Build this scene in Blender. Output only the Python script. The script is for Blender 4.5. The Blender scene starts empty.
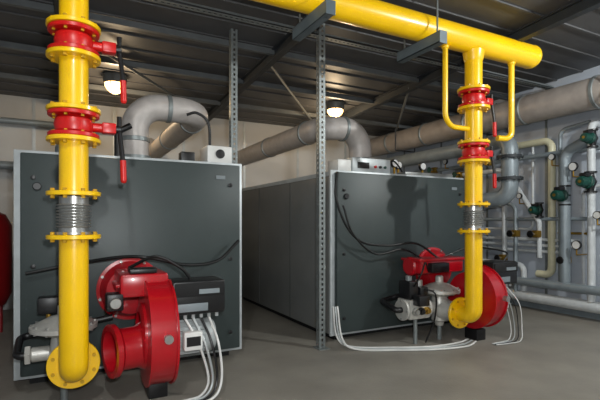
import bpy, bmesh, math, random
from mathutils import Vector, Matrix
random.seed(4)
scene = bpy.context.scene
scene.view_settings.view_transform = 'Standard'
scene.view_settings.look = 'None'

# ------------------------------------------------------------ materials
def lin(c):
    out = []
    for v in c:
        v /= 255.0
        out.append(v/12.92 if v <= 0.04045 else ((v+0.055)/1.055)**2.4)
    return out
def mat(name, col, rough=0.5, metal=0.0, var=0.12, scale=6.0, bump=0.0, bscale=60, emit=None, estr=0, coat=0.0):
    m = bpy.data.materials.new(name); m.use_nodes = True
    nt = m.node_tree; b = nt.nodes['Principled BSDF']
    L = lin(col)
    tc = nt.nodes.new('ShaderNodeTexCoord')
    n = nt.nodes.new('ShaderNodeTexNoise'); n.inputs['Scale'].default_value = scale
    n.inputs['Detail'].default_value = 6
    nt.links.new(tc.outputs['Object'], n.inputs['Vector'])
    r = nt.nodes.new('ShaderNodeValToRGB')
    r.color_ramp.elements[0].position = 0.3; r.color_ramp.elements[1].position = 0.7
    r.color_ramp.elements[0].color = [x*(1-var) for x in L]+[1]
    r.color_ramp.elements[1].color = [min(1, x*(1+var)) for x in L]+[1]
    nt.links.new(n.outputs['Fac'], r.inputs['Fac'])
    nt.links.new(r.outputs['Color'], b.inputs['Base Color'])
    b.inputs['Roughness'].default_value = rough
    b.inputs['Metallic'].default_value = metal
    if coat: b.inputs['Coat Weight'].default_value = coat
    if bump:
        n2 = nt.nodes.new('ShaderNodeTexNoise'); n2.inputs['Scale'].default_value = bscale
        nt.links.new(tc.outputs['Object'], n2.inputs['Vector'])
        bp = nt.nodes.new('ShaderNodeBump'); bp.inputs['Strength'].default_value = bump
        bp.inputs['Distance'].default_value = 0.01
        nt.links.new(n2.outputs['Fac'], bp.inputs['Height'])
        nt.links.new(bp.outputs['Normal'], b.inputs['Normal'])
    if emit:
        b.inputs['Emission Color'].default_value = lin(emit)+[1]
        b.inputs['Emission Strength'].default_value = estr
    return m
YEL = mat('yellow_paint', (244, 194, 10), 0.3, 0, 0.06, 3, coat=0.3)
YELD = mat('yellow_paint_bolts', (196, 150, 20), 0.45, 0.1)
RED = mat('red_paint', (172, 12, 26), 0.28, 0, 0.08, 4, coat=0.4)
REDD = mat('red_valve_paint', (196, 22, 20), 0.35, 0, 0.1, 8)
BLK = mat('black_plastic', (20, 20, 22), 0.4)
RUB = mat('black_cable', (12, 12, 13), 0.5)
STEEL = mat('steel', (178, 178, 175), 0.3, 0.8, 0.1, 20)
ALU = mat('cast_aluminium', (196, 194, 188), 0.42, 0.4, 0.12, 15, bump=0.15)
GALV = mat('galvanised', (132, 138, 138), 0.45, 0.45, 0.15, 12)
FLUE = mat('flue_insulation_foil', (184, 178, 174), 0.5, 0.2, 0.1, 9, bump=0.35, bscale=16)
DUCT = mat('duct_foil_grey', (170, 162, 156), 0.5, 0.2, 0.14, 5, bump=0.35, bscale=12)
PANEL = mat('boiler_front_slate', (52, 61, 61), 0.45, 0.05, 0.06, 3, bump=0.05)
CASE = mat('boiler_case_grey', (122, 124, 123), 0.35, 0.25, 0.06, 3)
SEAM = mat('boiler_seam', (84, 86, 86), 0.4, 0.2)
TRIM = mat('boiler_trim_light', (184, 190, 192), 0.4, 0.2)
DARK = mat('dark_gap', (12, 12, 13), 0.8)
BEAM = mat('dark_steel_beam', (50, 54, 58), 0.55, 0.2)
PURL = mat('purlin_grey', (104, 108, 110), 0.5, 0.3)
BRK = mat('bracket_grey', (92, 104, 110), 0.5, 0.2)
WHT = mat('white_plastic', (215, 215, 212), 0.4)
MOT = mat('motor_grey', (178, 183, 183), 0.45, 0.2)
CREAM = mat('cream_pipe', (212, 207, 176), 0.4)
WPIPE = mat('white_pipe', (200, 204, 206), 0.4)
GPIPE = mat('grey_pipe', (138, 148, 154), 0.42, 0.2)
GREEN = mat('pump_green', (16, 66, 56), 0.4)
BRASS = mat('brass', (170, 135, 60), 0.35, 0.8)
LABEL = mat('label_grey', (120, 128, 132), 0.5)
GLOW = mat('lamp_glass', (255, 205, 140), 0.3, emit=(255, 196, 120), estr=9)
TUBE = mat('tube_glass', (255, 250, 240), 0.3, emit=(255, 250, 240), estr=6)
FLOORM = mat('concrete_floor', (136, 131, 122), 0.5, 0, 0.18, 1.6, bump=0.2, bscale=40)
WALLM = mat('wall_white_panel', (176, 183, 193), 0.5, 0, 0.05, 2)
BACKM = mat('wall_back_panel', (194, 194, 192), 0.6, 0, 0.05, 2)
CEILM = mat('ceiling_grey_sheet', (82, 82, 83), 0.5, 0.15, 0.14, 2)
REDTANK = mat('tank_dark_red', (140, 20, 22), 0.4)

# ------------------------------------------------------------ mesh builder
class Ob:
    def __init__(s, name):
        s.name = name; s.bm = bmesh.new(); s.mats = []
    def mi(s, m):
        if m not in s.mats: s.mats.append(m)
        return s.mats.index(m)
    def box(s, c, size, m, bevel=0.0, rot=None):
        t = bmesh.new(); bmesh.ops.create_cube(t, size=1)
        M = Matrix.Translation(Vector(c)) @ (rot.to_4x4() if rot else Matrix.Identity(4)) @ Matrix.Diagonal((*size, 1))
        bmesh.ops.transform(t, matrix=M, verts=t.verts)
        if bevel: bmesh.ops.bevel(t, geom=list(t.edges), offset=bevel, segments=2, affect='EDGES', profile=0.5)
        s._merge(t, m)
    def b2(s, a, b, m, bevel=0.0):
        s.box([(a[i]+b[i])/2 for i in range(3)], [abs(b[i]-a[i]) for i in range(3)], m, bevel)
    def _merge(s, t, m):
        k = s.mi(m)
        bmesh.ops.recalc_face_normals(t, faces=t.faces)
        for f in t.faces: f.material_index = k
        me = bpy.data.meshes.new('tmp'); t.to_mesh(me); t.free()
        s.bm.from_mesh(me); bpy.data.meshes.remove(me)
    def lathe(s, o, axis, prof, m, seg=32):
        ax = Vector(axis).normalized(); o = Vector(o)
        u = ax.orthogonal().normalized(); v = ax.cross(u)
        t = bmesh.new(); rings = []
        for r, h in prof:
            if r < 1e-6: rings.append([t.verts.new(o+ax*h)])
            else: rings.append([t.verts.new(o+ax*h+(u*math.cos(a)+v*math.sin(a))*r) for a in [2*math.pi*i/seg for i in range(seg)]])
        for A, B in zip(rings, rings[1:]):
            for i in range(seg):
                j = (i+1) % seg
                if len(A) == 1 and len(B) == 1: break
                if len(A) == 1: t.faces.new((A[0], B[i], B[j]))
                elif len(B) == 1: t.faces.new((A[i], A[j], B[0]))
                else: t.faces.new((A[i], A[j], B[j], B[i]))
        s._merge(t, m)
    def cyl(s, a, b, r, m, seg=24, ch=0.0):
        a = Vector(a); b = Vector(b); L = (b-a).length
        if ch: p = [(0, 0), (r-ch, 0), (r, ch), (r, L-ch), (r-ch, L), (0, L)]
        else: p = [(0, 0), (r, 0), (r, L), (0, L)]
        s.lathe(a, b-a, p, m, seg)
    def tube(s, pts, r, m, R=0.15, seg=20, n=10):
        pts = [Vector(p) for p in pts]; out = [pts[0]]
        for i in range(1, len(pts)-1):
            p = pts[i]; d0 = (pts[i-1]-p); d1 = (pts[i+1]-p)
            l0, l1 = d0.length, d1.length; d0.normalize(); d1.normalize()
            th = math.pi-d0.angle(d1)
            if th < 0.02: out.append(p); continue
            tl = min(R*math.tan(th/2), l0*0.48, l1*0.48); Re = tl/math.tan(th/2)
            k = 4/3*math.tan(th/4)*Re
            A = p+d0*tl; D = p+d1*tl; B = A-d0*k; C = D-d1*k
            for q in range(n+1):
                x = q/n; out.append(A*(1-x)**3+B*3*x*(1-x)**2+C*3*x*x*(1-x)+D*x**3)
        out.append(pts[-1])
        s.sweep(out, r, m, seg)
    def curve(s, pts, r, m, seg=8, n=10):
        P = [Vector(p) for p in pts]; P = [P[0]*2-P[1]]+P+[P[-1]*2-P[-2]]; out = []
        for i in range(1, len(P)-2):
            for q in range(n):
                t = q/n
                out.append(0.5*((2*P[i])+(P[i+1]-P[i-1])*t+(2*P[i-1]-5*P[i]+4*P[i+1]-P[i+2])*t*t+(3*P[i]-P[i-1]-3*P[i+1]+P[i+2])*t**3))
        out.append(P[-2]); s.sweep(out, r, m, seg)
    def sweep(s, pts, r, m, seg):
        q = [pts[0]]
        for p in pts[1:]:
            if (p-q[-1]).length > 1e-5: q.append(p)
        pts = q; t = bmesh.new(); rings = []
        T = (pts[1]-pts[0]).normalized(); U = T.orthogonal().normalized()
        for i, p in enumerate(pts):
            if i == 0: Tn = (pts[1]-pts[0]).normalized()
            elif i == len(pts)-1: Tn = (pts[-1]-pts[-2]).normalized()
            else: Tn = ((pts[i+1]-p).normalized()+(p-pts[i-1]).normalized()).normalized()
            U = (U-Tn*U.dot(Tn)).normalized(); V = Tn.cross(U)
            rings.append([t.verts.new(p+(U*math.cos(a)+V*math.sin(a))*r) for a in [2*math.pi*k/seg for k in range(seg)]])
        for A, B in zip(rings, rings[1:]):
            for i in range(seg):
                j = (i+1) % seg; t.faces.new((A[i], A[j], B[j], B[i]))
        t.faces.new(rings[0]); t.faces.new(rings[-1]); s._merge(t, m)
    def prism(s, poly, axis_vec, m, bevel=0.0):
        t = bmesh.new(); vs = [t.verts.new(Vector(p)) for p in poly]
        f = t.faces.new(vs); r = bmesh.ops.extrude_face_region(t, geom=[f])
        bmesh.ops.translate(t, vec=Vector(axis_vec), verts=[g for g in r['geom'] if isinstance(g, bmesh.types.BMVert)])
        s._merge(t, m)
    def flange(s, c, axis, r, th, m, bm_=None, nb=8, br=0.016, bl=0.02):
        c = Vector(c); ax = Vector(axis).normalized()
        s.lathe(c-ax*th/2, ax, [(0, 0), (r-0.004, 0), (r, 0.004), (r, th-0.004), (r-0.004, th), (0, th)], m, 36)
        u = ax.orthogonal().normalized(); v = ax.cross(u)
        for i in range(nb):
            a = 2*math.pi*(i+0.5)/nb; p = c+(u*math.cos(a)+v*math.sin(a))*(r*0.82)
            s.lathe(p-ax*(th/2+bl), ax, [(0, 0), (br, 0), (br, th+2*bl), (0, th+2*bl)], bm_ or m, 6)
    def done(s, ang=35):
        me = bpy.data.meshes.new(s.name)
        s.bm.to_mesh(me); s.bm.free()
        for m in s.mats: me.materials.append(m)
        me.polygons.foreach_set('use_smooth', [True]*len(me.polygons))
        me.set_sharp_from_angle(angle=math.radians(ang))
        o = bpy.data.objects.new(s.name, me); scene.collection.objects.link(o)
        return o

# ------------------------------------------------------------ room
XL, XR, YF, YB = -3.2, 7.2, -1.6, 9.0
def cz(y): return 4.08-0.045*y
o = Ob('floor'); o.b2((XL-.1, YF-.1, -.1), (XR+.1, YB+.1, 0), FLOORM); o.done()
o = Ob('wall_back'); o.b2((XL-.1, YB, 0), (XR+.1, YB+.1, 4.3), BACKM)
for i in range(8): o.b2((XL+i*1.3, YB-.012, 0), (XL+i*1.3+.05, YB, 3.66), TRIM)
o.done()
o = Ob('wall_right'); o.b2((XR, YF, 0), (XR+.1, YB, 4.3), WALLM)
for i in range(9): o.b2((XR-.012, YF+.3+i*1.2, 0), (XR, YF+.34+i*1.2, cz(YF+.34+i*1.2)-.02), GALV)
o.done()
o = Ob('wall_left'); o.b2((XL-.1, YF, 0), (XL, YB, 4.3), WALLM); o.done()
o = Ob('wall_front'); o.b2((XL-.1, YF-.1, 0), (XR+.1, YF, 4.3), BACKM); o.done()
o = Ob('baseboard_right'); o.b2((XR-.03, YF, 0), (XR, YB, .1), GPIPE); o.done()
o = Ob('ceiling')
def slope_box(o, x0, x1, y0, y1, drop0, drop1, m):
    t = bmesh.new()
    v = [t.verts.new((x, y, cz(y)-dd)) for dd in (drop0, drop1) for (x, y) in ((x0, y0), (x1, y0), (x1, y1), (x0, y1))]
    for f in ((0, 1, 2, 3), (4, 5, 6, 7), (0, 1, 5, 4), (1, 2, 6, 5), (2, 3, 7, 6), (3, 0, 4, 7)): t.faces.new([v[k] for k in f])
    o._merge(t, m)
slope_box(o, XL-.1, XR+.1, YF-.1, YB+.1, -.1, 0, CEILM)
y = YF+.25
while y < YB:
    slope_box(o, XL, XR, y, y+.03, 0, .018, CEILM); y += .42
o.done()
o = Ob('ceiling_purlin_frame')
for x in (-2.6, -.1, 2.42, 4.95):
    slope_box(o, x-.05, x+.05, YF, YB, .03, .045, BEAM)
    slope_box(o, x-.008, x+.008, YF, YB, .04, .16, BEAM)
    slope_box(o, x-.05, x+.05, YF, YB, .155, .17, BEAM)
for yy in (1.6, 5.4, 6.6, 7.8):
    o.b2((XL, yy-.03, cz(yy)-.1), (XR, yy+.03, cz(yy)-.028), PURL)
for (xa, xb) in ((-.1, 2.42), (2.42, 4.95), (4.95, 7.1)):
    o.sweep([Vector((xa, 5.6, cz(5.6)-.12)), Vector((xb, 8.6, cz(8.6)-.12))], .022, PURL, 6)
o.done()

# ------------------------------------------------------------ perforated strut frame
def perf(o, p0, p1, d, w, m, pitch=.06, th=.004):
    p0 = Vector(p0); p1 = Vector(p1); ax = (p1-p0); L = ax.length; ax.normalize(); d = Vector(d).normalized(); nrm = ax.cross(d)
    R = Matrix((ax, d, nrm)).transposed()
    for off, ww in ((w*.17, w*.34), (w*.83, w*.34)):
        o.box((p0+p1)/2+d*off, (L, ww, th), m, rot=R)
    n = int(L/pitch)
    for i in range(n+1):
        o.box(p0+ax*min(L-.01, i*pitch+.012)+d*w/2, (.03, w*.36, th), m, rot=R)
o = Ob('perforated_strut_frame')
for x, yy in ((1.74, 5.08), (2.63, 4.5)):
    perf(o, (x-.03, yy, 0), (x-.03, yy, cz(yy)-.02), (1, 0, 0), .08, GALV)
    perf(o, (x-.03, yy, 0), (x-.03, yy, cz(yy)-.02), (0, 1, 0), .07, GALV)
    o.b2((x-.06, yy-.06, 0), (x+.08, yy+.1, .01), GALV)
perf(o, (XL+.01, 4.58, 3.70), (XR-.02, 4.58, 3.70), (0, 0, 1), .08, GALV)
perf(o, (XL+.01, 4.58, 3.70), (XR-.02, 4.58, 3.70), (0, -1, 0), .08, GALV)
o.curve([(XL+.01, 4.54, 3.72), (0, 4.53, 3.73), (2, 4.54, 3.72), (4, 4.53, 3.73), (XR-.02, 4.54, 3.72)], .014, RUB)
o.curve([(XL+.01, 4.56, 3.72), (0, 4.55, 3.715), (2, 4.56, 3.72), (4, 4.55, 3.715), (XR-.02, 4.56, 3.72)], .012, RUB)
o.done()

# ------------------------------------------------------------ boilers
def boiler(x0, w):
    x1 = x0+w; o = Ob('boiler'); yf = 4.62; yb = 8.2; zt = 2.12
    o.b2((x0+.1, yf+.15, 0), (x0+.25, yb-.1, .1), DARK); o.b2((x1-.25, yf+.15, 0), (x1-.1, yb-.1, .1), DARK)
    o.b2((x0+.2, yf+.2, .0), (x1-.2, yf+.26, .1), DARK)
    o.b2((x0, yf+.08, .09), (x1, yb, zt), CASE, .012)
    for yy in (yf+1.2, yf+2.4):
        o.b2((x0-.004, yy, .1), (x0+.01, yy+.02, zt-.01), SEAM); o.b2((x1-.01, yy, .1), (x1+.004, yy+.02, zt-.01), SEAM)
    o.b2((x0-.012, yf+.06, zt-.04), (x0+.01, yb, zt+.012), TRIM)
    o.b2((x0-.015, yf+.045, .08), (x1+.015, yf+.085, zt+.03), TRIM, .004)
    o.b2((x0+.04, yf-.02, .12), (x1-.03, yf+.05, zt-.0), PANEL, .012)
    for zz in (.3, 1.1, 1.9):
        for xx in (x0+.14, x1-.14):
            o.lathe((xx, yf-.02, zz), (0, -1, 0), [(.022, 0), (.022, .008), (.014, .01), (.014, .024), (0, .026)], BLK, 12)
    o.cyl((x0+.17, yf-.02, 1.82), (x0+.17, yf-.05, 1.82), .035, BLK, 20, .005)
    o.b2((x1-.3, yf-.026, 1.96), (x1-.2, yf-.018, 2.0), LABEL)
    return o, x1
o, x1 = boiler(-.44, 2.12)
o.b2((1.32, 4.72, 2.12), (1.6, 5.05, 2.34), WHT, .01)
o.lathe((1.46, 4.72, 2.25), (0, -1, 0), [(.05, 0), (.05, .02), (.04, .022), (0, .022)], BLK, 20)
o.curve([(1.4, 4.9, 2.34), (1.38, 4.9, 2.62), (1.25, 4.9, 2.72), (1.15, 4.95, 2.7)], .016, RUB)
o.lathe((.62, 5.11, 2.1), (0, 0, 1), [(.24, 0), (.24, .05), (.17, .06), (.17, .12)], GALV)
o.tube([(.42, 4.85, 2.12), (.42, 4.85, 2.42), (.55, 4.85, 2.5)], .03, BLK, R=.08)
# water outlet manifold on top of boiler
o.tube([(-.1, 5.6, 2.1), (-.1, 5.6, 2.34), (-.1, 8.0, 2.34)], .06, GPIPE, R=.12)
o.flange((-.1, 5.6, 2.17), (0, 0, 1), .11, .03, BEAM, GALV, 6, .01, .01)
o.b2((1.05, 4.78, 2.12), (1.2, 4.92, 2.26), BLK, .01)
o.done()
o, x1 = boiler(2.87, 2.28)
o.b2((3.0, 4.72, 2.12), (3.2, 4.98, 2.3), WHT, .01)
o.b2((3.22, 4.72, 2.12), (3.84, 5.0, 2.34), TRIM, .01)
o.b2((3.3, 4.71, 2.2), (3.48, 4.722, 2.28), BLK)
for k in range(3): o.lathe((3.58+k*.08, 4.72, 2.23), (0, -1, 0), [(.018, 0), (.018, .02), (0, .022)], (REDD, BLK, GREEN)[k], 12)
o.b2((4.1, 4.72, 2.12), (5.0, 4.9, 2.2), CASE, .008)
o.lathe((3.75, 5.3, 2.1), (0, 0, 1), [(.24, 0), (.24, .05), (.17, .06), (.17, .12)], GALV)
o.tube([(4.7, 5.7, 2.1), (4.7, 5.7, 2.42), (4.7, 8.1, 2.42)], .07, GPIPE, R=.14)
o.flange((4.7, 5.7, 2.2), (0, 0, 1), .13, .03, BEAM, GALV, 6, .01, .01)
for (xx, yy) in ((4.3, 5.2), (4.5, 5.35), (4.95, 5.3)):
    o.cyl((xx, yy, 2.1), (xx, yy, 2.32), .018, BRASS, 10)
    o.lathe((xx, yy+.02, 2.38), (0, -1, 0), [(0, 0), (.065, 0), (.065, .04), (.055, .045), (0, .045)], BLK, 20)
    o.lathe((xx, yy-.026, 2.38), (0, -1, 0), [(.052, 0), (0, .001)], WHT, 20)
o.curve([(3.84, 4.85, 2.25), (4.0, 4.85, 2.35), (4.3, 5.0, 2.2), (4.6, 5.4, 2.16)], .012, RUB)
o.done()

# flues
def flue(pts, r, rings):
    o = Ob('boiler_flue_pipe'); o.tube(pts, r, FLUE, R=.3, seg=28, n=14)
    for c, ax in rings: o.lathe(Vector(c)-Vector(ax)*.025, ax, [(r, 0), (r+.012, .005), (r+.012, .045), (r, .05)], GALV, 28)
    o.done()
flue([(.62, 5.11, 2.22), (.62, 5.11, 2.78), (1.36, 5.11, 2.78), (1.36, 8.6, 2.78), (1.36, 8.96, 3.0)], .145, [((.98, 5.11, 2.78), (1, 0, 0)), ((1.36, 5.6, 2.78), (0, 1, 0)), ((1.36, 7, 2.78), (0, 1, 0)), ((.62, 5.11, 2.4), (0, 0, 1))])
flue([(3.75, 5.3, 2.22), (3.75, 5.3, 2.83), (3.15, 5.3, 2.83), (3.15, 8.96, 2.83)], .165, [((3.45, 5.3, 2.83), (1, 0, 0)), ((3.15, 5.8, 2.83), (0, 1, 0)), ((3.15, 7.2, 2.83), (0, 1, 0)), ((3.75, 5.3, 2.4), (0, 0, 1))])
o = Ob('exhaust_duct')
o.tube([(6.74, YF+.02, 3.37), (6.74, 8.95, 3.37)], .23, DUCT, seg=32)
for i in range(9): o.lathe((6.74, -1+i*1.15, 3.37), (0, 1, 0), [(.23, 0), (.243, .008), (.243, .05), (.23, .058)], GALV, 32)
for yy in (1.2, 3.4, 5.6, 7.8):
    o.tube([(6.48, yy, cz(yy)-.11), (6.48, yy, 3.12), (7.05, yy, 3.12), (7.05, yy, cz(yy)-.11)], .012, BEAM, R=.02, seg=8)
o.done()
o = Ob('grey_header_pipe')
o.tube([(6.55, 5.6, 2.86), (6.3, 4.75, 2.86), (6.3, 4.75, 1.9), (6.15, 5.5, 1.82)], .13, GPIPE, R=.22, seg=24)
for z in (2.55, 2.2): o.flange((6.3, 4.75, z), (0, 0, 1), .2, .05, BEAM, GALV)
o.tube([(6.55, 5.55, 2.86), (6.55, 8.9, 2.86)], .13, GPIPE, R=.2)
o.tube([(6.15, 5.5, 1.82), (6.15, 6.8, 1.82), (7.19, 6.8, 1.82)], .13, GPIPE, R=.25)
o.done()

# ------------------------------------------------------------ gas pipeline
PY = 3.7; HZ = 3.65; GX = (0.02, 4.26)
VCS = ((2.84, 2.22), (2.96, 2.33)); BZ = (1.71, 1.39)
o = Ob('yellow_gas_pipeline')
HR = .145
o.tube([(XL+.02, PY, HZ), (5.32, PY, HZ)], HR, YEL, seg=40)
o.lathe((5.32, PY, HZ), (1, 0, 0), [(HR, 0), (HR-.002, .02), (.12, .06), (.07, .085), (0, .095)], YEL, 40)
o.lathe((5.3, PY, HZ), (1, 0, 0), [(HR, 0), (HR+.004, .006), (HR, .012)], YEL, 40)
for gx, VC in zip(GX, VCS):
    def seg(z0, z1): o.cyl((gx, PY, z0), (gx, PY, z1), .1, YEL, 36)
    def fl(z): o.flange((gx, PY, z), (0, 0, 1), .185, .032, YEL, YELD, 8, .015, .02)
    seg(VC[0]+.1, HZ-.05)
    o.lathe((gx, PY, HZ-.24), (0, 0, 1), [(.1, 0), (.112, .03), (.125, .12)], YEL, 36)
    fl(VC[0]+.112); fl(VC[0]-.112)
    seg(VC[1]+.1, VC[0]-.1)
    fl(VC[1]+.112); fl(VC[1]-.112)
    seg(BZ[0]+.0, VC[1]-.1); fl(BZ[0]); fl(BZ[1])
    o.tube([(gx, PY, BZ[1]), (gx, PY, .38), (gx, PY+.2, .38)], .1, YEL, R=.17, seg=36, n=16)
    o.flange((gx, PY+.205, .38), (0, 1, 0), .19, .032, YEL, YELD, 8, .015, .012)
    if gx > 1:
        zb = 2.6
        o.tube([(gx-.46, PY, HZ-.1), (gx-.46, PY, zb), (gx-.08, PY, zb)], .03, YEL, R=.16, seg=16)
        o.tube([(gx+.68, PY, HZ-.1), (gx+.68, PY, zb-.05), (gx+.48, PY+.05, zb-.05)], .036, YEL, R=.12, seg=16)
        o.lathe((gx-.46, PY, HZ-.17), (0, 0, 1), [(.03, 0), (.04, .01), (.045, .06)], YEL, 20)
        o.lathe((gx+.68, PY, HZ-.17), (0, 0, 1), [(.036, 0), (.046, .01), (.05, .06)], YEL, 20)
o.done()
for gx, VC in zip(GX, VCS):
    for z in VC:
        v = Ob('gas_ball_valve')
        for dz in (-.078, .078): v.flange((gx, PY, z+dz), (0, 0, 1), .175, .03, REDD, YELD, 8, .012, .012)
        v.lathe((gx, PY, z-.065), (0, 0, 1), [(.1, 0), (.125, .02), (.135, .065), (.125, .11), (.1, .13)], REDD, 32)
        v.cyl((gx+.1, PY, z), (gx+.24, PY, z), .035, REDD, 16, .004)
        v.box((gx+.24, PY, z), (.1, .09, .08), REDD, .01)
        v.cyl((gx+.28, PY, z), (gx+.33, PY, z), .03, BLK, 12, .004)
        v.tube([(gx+.315, PY, z+.1), (gx+.315, PY, z), (gx+.335, PY-.02, z-.2), (gx+.34, PY-.02, z-.26)], .018, BLK, R=.05, seg=10)
        v.tube([(gx+.34, PY-.02, z-.24), (gx+.345, PY-.02, z-.4)], .023, REDD, seg=12)
        v.lathe((gx+.345, PY-.02, z-.4), (0, 0, -1), [(.023, 0), (.016, .015), (0, .02)], REDD, 12)
        v.done()
    b = Ob('bellows_compensator')
    prof = [(.1, 0), (.1, .05)]
    h = .05
    for k in range(8): prof += [(.1, h), (.118, h+.006), (.12, h+.012), (.1, h+.019)]; h += .0225
    prof += [(.1, .28)]
    b.lathe((gx, PY, BZ[1]+.018), (0, 0, 1), prof, STEEL, 36)
    b.lathe((gx, PY, BZ[1]+.018), (0, 0, 1), [(.13, 0), (.13, .02), (.1, .022)], STEEL, 36)
    b.done(50)
for bx in (2.08, 3.46):
    o = Ob('pipe_support_bracket')
    zt = HZ-HR
    o.b2((bx-.045, 3.4, zt-.008), (bx+.045, 4.08, zt-.001), BRK); o.b2((bx-.045, 3.4, zt-.12), (bx-.037, 4.08, zt-.004), BRK)
    o.b2((bx-.045, 3.4, zt-.12), (bx+.045, 4.08, zt-.112), BRK); o.b2((bx-.05, 3.392, zt-.13), (bx+.05, 3.4, zt+.0), BRK)
    o.tube([(bx, 4.0, cz(4.0)-.01), (bx, 4.0, zt-.12)], .01, GALV, seg=8)
    o.tube([(bx, 3.48, cz(3.48)-.01), (bx, 3.48, zt-.12)], .01, GALV, seg=8)
    o.done()

# ------------------------------------------------------------ burners
def burner(cx, snout, cr=.011):
    o = Ob('gas_burner'); cy = 3.98; zc = .53; rs = .36 if snout else .31
    def spiral(add):
        pts = []
        for i in range(48):
            a = 2*math.pi*i/48; r = rs+.10*((i/48))+add
            ang = math.pi*.5-a
            pts.append((r*math.cos(ang), r*math.sin(ang)))
        return pts
    o.prism([(cx, cy+p[0], zc+p[1]) for p in spiral(0)], (.2, 0, 0), RED)
    for xx in (cx-.008, cx+.192): o.prism([(xx, cy+p[0], zc+p[1]) for p in spiral(.018)], (.016, 0, 0), RED)
    if snout:
        o.lathe((cx-.008, cy, zc), (-1, 0, 0), [(.27, 0), (.27, .02), (.24, .035), (.2, .04), (.2, 0.0)], RED, 40)
        sc = (cx-.02, cy-.04, zc-.08)
        o.lathe(sc, (-1, -.25, 0), [(.2, 0), (.185, .03), (.17, .06), (.17, .2), (.2, .215), (.215, .23), (.215, .27), (.165, .27), (.155, .2), (.15, .03)], RED, 40)
        o.lathe(sc, (-1, -.25, 0), [(0, .05), (.152, .05)], DARK, 40)
        o.b2((cx-.2, cy-.05, .86), (cx+.2, 4.54, 1.06), RED, .03)
        o.b2((cx-.23, cy-.02, .95), (cx+.23, cy+.3, .975), RED, .004)
        o.b2((cx-.3, cy-.05, .76), (cx-.17, cy+.12, .9), BLK, .01)
        o.cyl((cx-.235, cy-.06, .83), (cx-.235, cy-.1, .83), .045, STEEL, 20, .005)
        o.b2((cx-.12, cy-.04, 1.06), (cx+.1, cy+.14, 1.1), BLK, .01)
    else:
        o.b2((cx-.62, 4.2, .84), (cx+.14, 4.54, 1.02), RED, .03)
        o.b2((cx-.66, 4.17, 1.0), (cx+.16, 4.52, 1.035), RED, .006)
        o.b2((cx-.5, 4.12, .86), (cx-.2, 4.2, .98), BLK, .01)
        o.lathe((cx-.62, 4.37, .93), (-1, 0, 0), [(.12, -.02), (.12, .03), (.1, .05), (0, .05)], RED, 24)
    o.lathe((cx-.05, 4.597, .85), (0, -1, 0), [(.3, 0), (.3, .03), (.27, .035), (.25, .1), (.22, .16), (0, .16)], RED, 40)
    for i in range(8):
        a = i*math.pi/4+.3; o.cyl((cx-.05+.28*math.cos(a), 4.58, .85+.28*math.sin(a)), (cx-.05+.28*math.cos(a), 4.54, .85+.28*math.sin(a)), .014, STEEL, 6)
    mz = .47; mx = cx+.21
    o.lathe((mx, cy, mz), (1, 0, 0), [(.2, 0), (.2, .02), (.14, .025), (.125, .05), (.125, .3), (0, .3)], MOT, 36)
    for i in range(20):
        a = 2*math.pi*i/20
        R = Matrix.Rotation(a, 3, 'X')
        o.box(Vector((mx+.17, cy, mz))+R@Vector((0, 0, .135)), (.24, .008, .03), MOT, rot=R)
    o.lathe((mx+.29, cy, mz), (1, 0, 0), [(.15, 0), (.152, .06), (.13, .1), (.05, .105), (0, .105)], MOT, 32)
    o.b2((mx+.08, cy-.23, mz-.07), (mx+.24, cy-.13, mz+.09), WHT, .012)
    o.b2((mx+.1, cy-.235, mz-.03), (mx+.22, cy-.228, mz+.05), BLK)
    o.b2((cx+.2, cy-.2, .7), (cx+.66, cy+.12, .99), BLK, .02)
    o.b2((cx+.215, cy-.212, .86), (cx+.645, cy-.2, .975), DARK, .004)
    o.b2((cx+.42, cy-.22, .88), (cx+.6, cy-.211, .92), LABEL)
    o.b2((cx+.24, cy-.212, .73), (cx+.5, cy-.2, .8), LABEL, .004)
    for k in range(6): o.cyl((cx+.25+k*.07, cy-.13, .7), (cx+.25+k*.07, cy-.13, .66), .016, MOT, 10)
    o.cyl((cx+.12, cy-.42, zc+.05), (cx+.12, cy-.47, zc+.05), .035, STEEL, 16)
    o.b2((cx+.02, cy-.1, 0), (cx+.18, cy+.1, .14), BLK, .01)
    for k in range(4):
        o.curve([(cx+.32+k*.07, cy-.13, .66), (cx+.42+k*.05, cy-.2-.03*k, .45), (cx+.5+k*.03, cy-.22-.03*k, .15), (cx+.43+k*.02, cy-.25-.04*k, .02), (cx+.25, cy-.3-.03*k, .016), (cx+.05, cy-.3-.02*k, .016)], cr, (WHT, MOT, BLK, WHT)[k], 8)
    return o
o = burner(GX[0]+.54, True)
o.curve([(-.35, 4.5, 1.05), (.05, 4.48, 1.12), (.4, 4.3, 1.18), (.65, 4.2, 1.17), (1.0, 4.35, 1.08), (1.35, 4.45, 1.1), (1.6, 4.5, 1.3)], .016, RUB)
o.curve([(.45, 4.1, 1.1), (.65, 3.95, 1.2), (.85, 3.9, 1.1), (.95, 3.92, .98)], .014, RUB)
o.done()
o = burner(GX[1]+.25, False, .006)
o.curve([(2.82, 4.45, 2.1), (2.8, 4.45, 1.8), (2.95, 4.45, 1.45), (3.2, 4.47, 1.25), (3.6, 4.47, 1.2), (4.0, 4.4, 1.22), (4.3, 4.3, 1.02)], .014, RUB)
o.curve([(2.9, 4.45, 1.7), (3.05, 4.45, 1.35), (3.4, 4.47, 1.1), (3.8, 4.42, 1.15), (4.1, 4.4, 1.02)], .012, RUB)
o.curve([(5.05, 3.9, .98), (5.15, 3.95, 1.1), (4.9, 4.3, 1.15), (4.5, 4.4, 1.03)], .012, RUB)
o.done()

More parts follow.
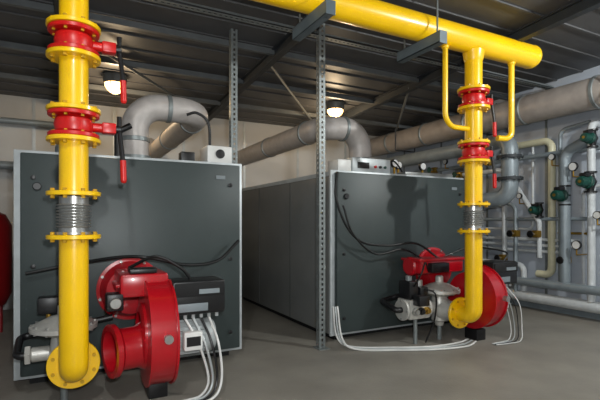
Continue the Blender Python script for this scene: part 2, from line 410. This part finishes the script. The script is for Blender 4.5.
# gas regulator trains
for gx in GX:
    o = Ob('gas_pressure_regulator'); cy = 4.18; rx = gx-.07
    o.flange((gx, 3.94, .38), (0, 1, 0), .165, .03, ALU, GALV, 8, .012, .01)
    o.lathe((gx-.03, 3.955, .38), (0, 1, 0), [(.09, 0), (.1, .06), (.14, .14), (.155, .21), (.14, .28), (.1, .34), (0, .34)], ALU, 32)
    o.lathe((rx, cy, .4), (0, 0, 1), [(.11, 0), (.1, .12), (.09, .15), (.2, .19), (.24, .205), (.255, .21), (.255, .245), (.24, .25), (.2, .27), (.12, .31), (.06, .325), (.05, .33), (.05, .4), (.035, .415), (0, .415)], ALU, 44)
    for i in range(12):
        a = i*math.pi/6; o.cyl((rx+.235*math.cos(a), cy+.235*math.sin(a), .595), (rx+.235*math.cos(a), cy+.235*math.sin(a), .665), .013, STEEL, 6)
    o.lathe((rx, cy, .4), (0, 0, -1), [(.1, 0), (.1, .15), (.06, .17), (.05, .22), (0, .22)], ALU, 24)
    o.cyl((rx, cy, 0), (rx, cy, .2), .03, GALV, 12)
    if gx < 1:
        o.cyl((rx-.1, cy, .42), (rx-.24, cy, .42), .06, ALU, 20, .01)
        o.cyl((rx-.24, cy, .42), (rx-.28, cy, .42), .08, ALU, 6, .005)
        o.b2((rx-.2, cy+.1, .72), (rx-.04, cy+.24, .86), BLK, .012)
        o.cyl((rx-.12, cy+.17, .62), (rx-.12, cy+.17, .73), .02, BRASS, 10)
        o.tube([(rx-.26, cy, .42), (rx-.34, cy, .42), (rx-.34, cy+.32, .5), (rx+.4, cy+.34, .6)], .03, BLK, R=.06, seg=16)
        o.done(); continue
    o.cyl((rx-.1, cy, .42), (gx-.3, cy, .42), .07, ALU, 20)
    vx = gx-.5
    o.b2((vx-.16, cy-.12, .32), (vx+.16, cy+.12, .56), ALU, .02)
    o.flange((vx+.18, cy, .43), (1, 0, 0), .13, .03, ALU, STEEL, 4, .012, .01)
    o.flange((vx-.18, cy, .43), (1, 0, 0), .13, .03, ALU, STEEL, 4, .012, .01)
    o.b2((vx-.15, cy-.1, .56), (vx-.01, cy+.1, .78), BLK, .015)
    o.b2((vx+.02, cy-.1, .56), (vx+.15, cy+.1, .7), BLK, .015)
    o.cyl((vx+.085, cy, .7), (vx+.085, cy, .78), .045, STEEL, 16, .004)
    o.cyl((vx-.08, cy, .78), (vx-.08, cy, .84), .04, GALV, 16, .004)
    for i, k in enumerate((-.09, .0, .09)):
        o.lathe((vx+k, cy-.12, .42), (0, -1, 0), [(.045, 0), (.045, .03), (.03, .035), (.03, .06), (0, .06)], (STEEL, BLK, BRASS)[i], 14)
    o.b2((vx-.12, cy-.24, .5), (vx+.04, cy-.12, .62), BLK, .01)
    o.cyl((vx, cy-.03, .0), (vx, cy-.03, .32), .025, GALV, 12)
    o.tube([(vx-.19, cy, .43), (vx-.27, cy, .43), (vx-.27, cy+.3, .5), (gx+.1, cy+.33, .6)], .035, BLK, R=.06, seg=18)
    o.curve([(vx-.08, cy-.1, .72), (vx-.1, cy-.25, .9), (vx+.1, cy-.1, 1.0), (vx+.3, cy+.05, .85)], .01, RUB)
    o.curve([(vx+.09, cy-.1, .68), (vx+.15, cy-.22, .62), (vx+.2, cy-.15, .3), (vx+.1, cy-.1, .02)], .01, RUB)
    o.done()

# floor cables
o = Ob('floor_cable_bundle')
for k in range(3):
    e = k*.06
    o.curve([(2.74+.03*k, 4.42, .5), (2.78, 4.4-e, .15), (2.95, 4.36-e, .02), (3.35, 4.12-e, .016), (3.8, 3.93-e, .016), (4.2, 3.9-e*1.3, .016), (4.45, 3.95-e, .02)], .011, (WHT, MOT, WHT)[k], 8)
o.done()

# ------------------------------------------------------------ right wall services
def pipe(name, pts, r, m, R=.1):
    o = Ob(name); o.tube(pts, r, m, R=R, seg=18)
    return o
WX = 7.08; XE = XR-.004
pipe('cream_water_pipe', [(WX, 5.3, 2.86), (WX, 4.55, 2.86), (WX, 4.55, .62), (WX, 4.8, .62)], .06, CREAM, .14).done()
for i, z in enumerate((1.2, 1.1, 1.0)):
    o = pipe('heating_pipe', [(WX+.02, 8.6, z), (WX+.02, 4.1+.1*i, z)], .028, WPIPE)
    for yy in (4.8, 5.8, 6.8): o.b2((WX+.0, yy, z-.04), (XE, yy+.03, z+.04), GALV)
    o.done()
def hp(pts, r, m, R=.1): pipe('heating_pipe', pts, r, m, R).done()
hp([(6.95, 4.25, .52), (6.95, 4.25, 2.6), (6.95, 3.9, 2.75), (XE, 3.9, 2.75)], .08, GPIPE, .2)
hp([(6.95, 3.85, .3), (6.95, 3.85, 3.0), (XE, 3.85, 3.0)], .055, WPIPE, .15)
hp([(6.98, 8.4, .22), (6.98, 2.2, .22)], .09, WPIPE)
hp([(6.9, 8.4, .48), (6.9, 3.0, .48), (6.9, 3.0, 2.6), (XE, 3.0, 2.6)], .07, GPIPE, .2)
hp([(6.98, 5.25, 2.3), (6.98, 4.7, 1.5), (6.98, 4.7, .9)], .04, WPIPE)
hp([(7.02, 8.5, 2.45), (7.02, 5.4, 2.45), (7.02, 5.4, .5)], .045, WPIPE, .12)
hp([(7.02, 8.5, 2.62), (7.02, 3.2, 2.62)], .04, GPIPE)
hp([(7.02, 8.5, 1.55), (7.02, 3.3, 1.55)], .03, GPIPE)
hp([(7.0, 8.5, .75), (7.0, 5.0, .75), (7.0, 5.0, .3)], .05, WPIPE, .12)
hp([(7.1, 8.5, 1.38), (7.1, 4.9, 1.38), (7.1, 4.9, 2.9), (XE, 4.9, 2.9)], .022, WPIPE, .08)
hp([(7.1, 4.42, .5), (7.1, 4.42, 3.0), (7.1, 3.95, 3.05)], .03, GPIPE, .12)
hp([(7.1, 4.05, .5), (7.1, 4.05, 2.0), (7.1, 3.6, 2.1), (7.1, 3.6, .5)], .025, WPIPE, .12)
hp([(6.92, 5.1, .3), (6.92, 5.1, 1.8), (6.92, 5.6, 1.9), (6.92, 7.8, 1.9)], .035, GPIPE, .15)
hp([(6.85, 8.4, 2.2), (6.85, 6.0, 2.2), (6.85, 6.0, .55)], .05, WPIPE, .15)
hp([(6.85, 8.4, 2.32), (6.85, 6.9, 2.32), (6.85, 6.9, .55)], .04, GPIPE, .15)
hp([(7.1, 3.95, 1.32), (7.1, 4.45, 1.32)], .02, BRASS)

def pump(x, y, z, s=1.0):
    o = Ob('circulation_pump')
    o.lathe((x, y, z-.16*s), (0, 0, 1), [(.0, 0), (.085*s, 0), (.085*s, .025), (.05*s, .03), (.06*s, .1*s), (.085*s, .16*s), (.06*s, .22*s), (.05*s, .29*s), (.085*s, .295*s), (.085*s, .32*s), (0, .32*s)], BLK, 24)
    o.lathe((x-.05*s, y, z), (-1, 0, 0), [(.09*s, 0), (.1*s, .02), (.1*s, .06*s), (.08*s, .07*s), (.078*s, .2*s), (.06*s, .23*s), (0, .23*s)], GREEN, 28)
    o.box((x-.14*s, y, z+.1*s), (.14*s, .1*s, .06*s), BLK, .008)
    o.cyl((x-.27*s, y, z), (x-.285*s, y, z), .025*s, BRASS, 12)
    o.done()
pump(6.98, 4.7, 1.7, .8); pump(6.95, 4.25, 1.92, 1.0); pump(6.93, 3.82, 2.75, .85); pump(6.93, 3.85, 2.1, 1.0)
def gauge(x, y, z, r=.06, d=(-1, 0, 0)):
    o = Ob('pressure_gauge')
    o.lathe((x, y, z), d, [(0, 0), (r, 0), (r, .035), (r*.86, .04), (r*.86, .034), (0, .034)], BLK, 24)
    dv = Vector(d)
    o.lathe(Vector((x, y, z))+dv*.035, d, [(r*.84, 0), (0, .001)], WHT, 24)
    o.cyl((x-.015*1, y, z-r-.08), (x-.015, y, z-r+.01), .01, BRASS, 8)
    o.tube([(x-.015, y, z-r-.08), (XE, y, z-r-.08)], .01, BRASS, seg=8)
    o.done()
gauge(6.85, 4.05, 2.35, .07); gauge(6.85, 4.0, 1.15, .07); gauge(6.9, 5.7, 2.75); gauge(6.9, 6.3, 2.75); gauge(6.9, 6.7, 2.75); gauge(6.85, 3.7, 1.6); gauge(6.9, 4.42, 2.55, .055); gauge(6.9, 5.0, 1.95, .05)
for (xx, yy, z) in ((6.98, 5.4, 1.9), (6.98, 5.7, 2.62), (6.98, 6.4, 2.45), (6.98, 7.1, 2.62), (6.98, 7.6, 2.45), (6.98, 4.25, .9), (6.98, 5.4, .85), (6.85, 6.0, 1.6), (6.9, 4.7, 1.3), (6.92, 5.1, 1.3)):
    o = Ob('gate_valve')
    o.box((xx, yy, z), (.12, .12, .12), BRASS, .02); o.cyl((xx-.06, yy, z), (xx-.16, yy, z), .015, STEEL, 10)
    o.lathe((xx-.15, yy, z), (-1, 0, 0), [(0, 0), (.02, 0), (.055, .004), (.06, .012), (.055, .02), (.02, .024), (0, .024)], (GREEN if yy > 5.5 else BLK), 20)
    o.done()
for z, r in ((2.45, .07), (3.2, .05)):
    pipe('rear_water_pipe', [(XL+.02, 8.8, z), (1.0, 8.8, z), (1.0, 8.97, z)], r, GPIPE).done()
o = Ob('expansion_tank')
o.lathe((-1.2, 7.1, .3), (0, 0, 1), [(0, 0), (.25, .02), (.42, .1), (.49, .25), (.49, 1.15), (.42, 1.3), (.25, 1.38), (0, 1.4)], REDTANK, 40)
for a in (0.3, 2.4, 4.5): o.cyl((-1.2+.36*math.cos(a), 7.1+.36*math.sin(a), 0), (-1.2+.36*math.cos(a), 7.1+.36*math.sin(a), .45), .03, REDTANK, 10)
o.done()

# ------------------------------------------------------------ lamps
def bulkhead(x, y, e):
    o = Ob('ceiling_bulkhead_lamp'); z = cz(y)-.1
    o.lathe((x, y, z+.095), (0, 0, -1), [(0, 0), (.17, 0), (.17, .1), (.15, .13)], PURL, 28)
    o.lathe((x, y, z-.03), (0, 0, -1), [(.15, 0), (.145, .05), (.11, .1), (.06, .14), (0, .15)], GLOW, 28)
    for k in range(3):
        R = [(x+.155*math.cos(k*math.pi/3)*s_, y+.155*math.sin(k*math.pi/3)*s_, z-.03-.16*math.sqrt(max(0, 1-s_*s_))) for s_ in [i/6-1 for i in range(13)]]
        o.sweep([Vector(p) for p in R], .005, BEAM, 6)
    o.done()
    l = bpy.data.lights.new('bulkhead_light', 'POINT'); l.energy = e; l.color = (1, .76, .48); l.shadow_soft_size = .1
    lo = bpy.data.objects.new('bulkhead_light', l); lo.location = (x, y, z-.3); scene.collection.objects.link(lo)
bulkhead(4.45, 7.1, 32); bulkhead(.6, 7.3, 34)
def tube_lamp(x, y, e, col=(.97, 1, .985)):
    o = Ob('ceiling_tube_lamp'); z = cz(y)-.2
    o.b2((x-.65, y-.08, z), (x+.65, y+.08, z+.06), WHT, .01)
    o.cyl((x-.6, y, z-.03), (x+.6, y, z-.03), .018, TUBE, 12)
    for s in (-.5, .5): o.cyl((x+s, y, z+.05), (x+s, y, cz(y)-.005), .008, GALV, 8)
    for s in (-.61, .61): o.b2((x+s-.015, y-.03, z-.055), (x+s+.015, y+.03, z+.0), WHT)
    o.done()
    l = bpy.data.lights.new('tube_light', 'POINT'); l.energy = e; l.color = col; l.shadow_soft_size = .07
    lo = bpy.data.objects.new('tube_light', l); lo.location = (x, y, z-.16); scene.collection.objects.link(lo)
tube_lamp(5.2, 1.0, 330)
tube_lamp(-.2, .6, 150)  # unseen lamp, added as weaker fill for the left side and boiler flank
# photographer's flash beside camera
l = bpy.data.lights.new('camera_flash', 'AREA'); l.size = .1; l.energy = 90; l.color = (.96, .99, 1)
lo = bpy.data.objects.new('camera_flash', l); lo.location = (.1, -.1, 1.72)
lo.rotation_euler = (math.radians(97), 0, math.radians(-30)); scene.collection.objects.link(lo)
w = bpy.data.worlds.new('World'); scene.world = w; w.use_nodes = True
w.node_tree.nodes['Background'].inputs[0].default_value = (.5, .55, .6, 1); w.node_tree.nodes['Background'].inputs[1].default_value = .05

# ------------------------------------------------------------ camera
cam = bpy.data.cameras.new('Camera'); co = bpy.data.objects.new('Camera', cam); scene.collection.objects.link(co)
cam.sensor_width = 36; cam.lens = 440/600*36; cam.shift_y = 22/600
co.location = (0, 0, 1.5); co.rotation_euler = (math.radians(90), 0, math.radians(-27.5))
cam.clip_start = .05
scene.camera = co
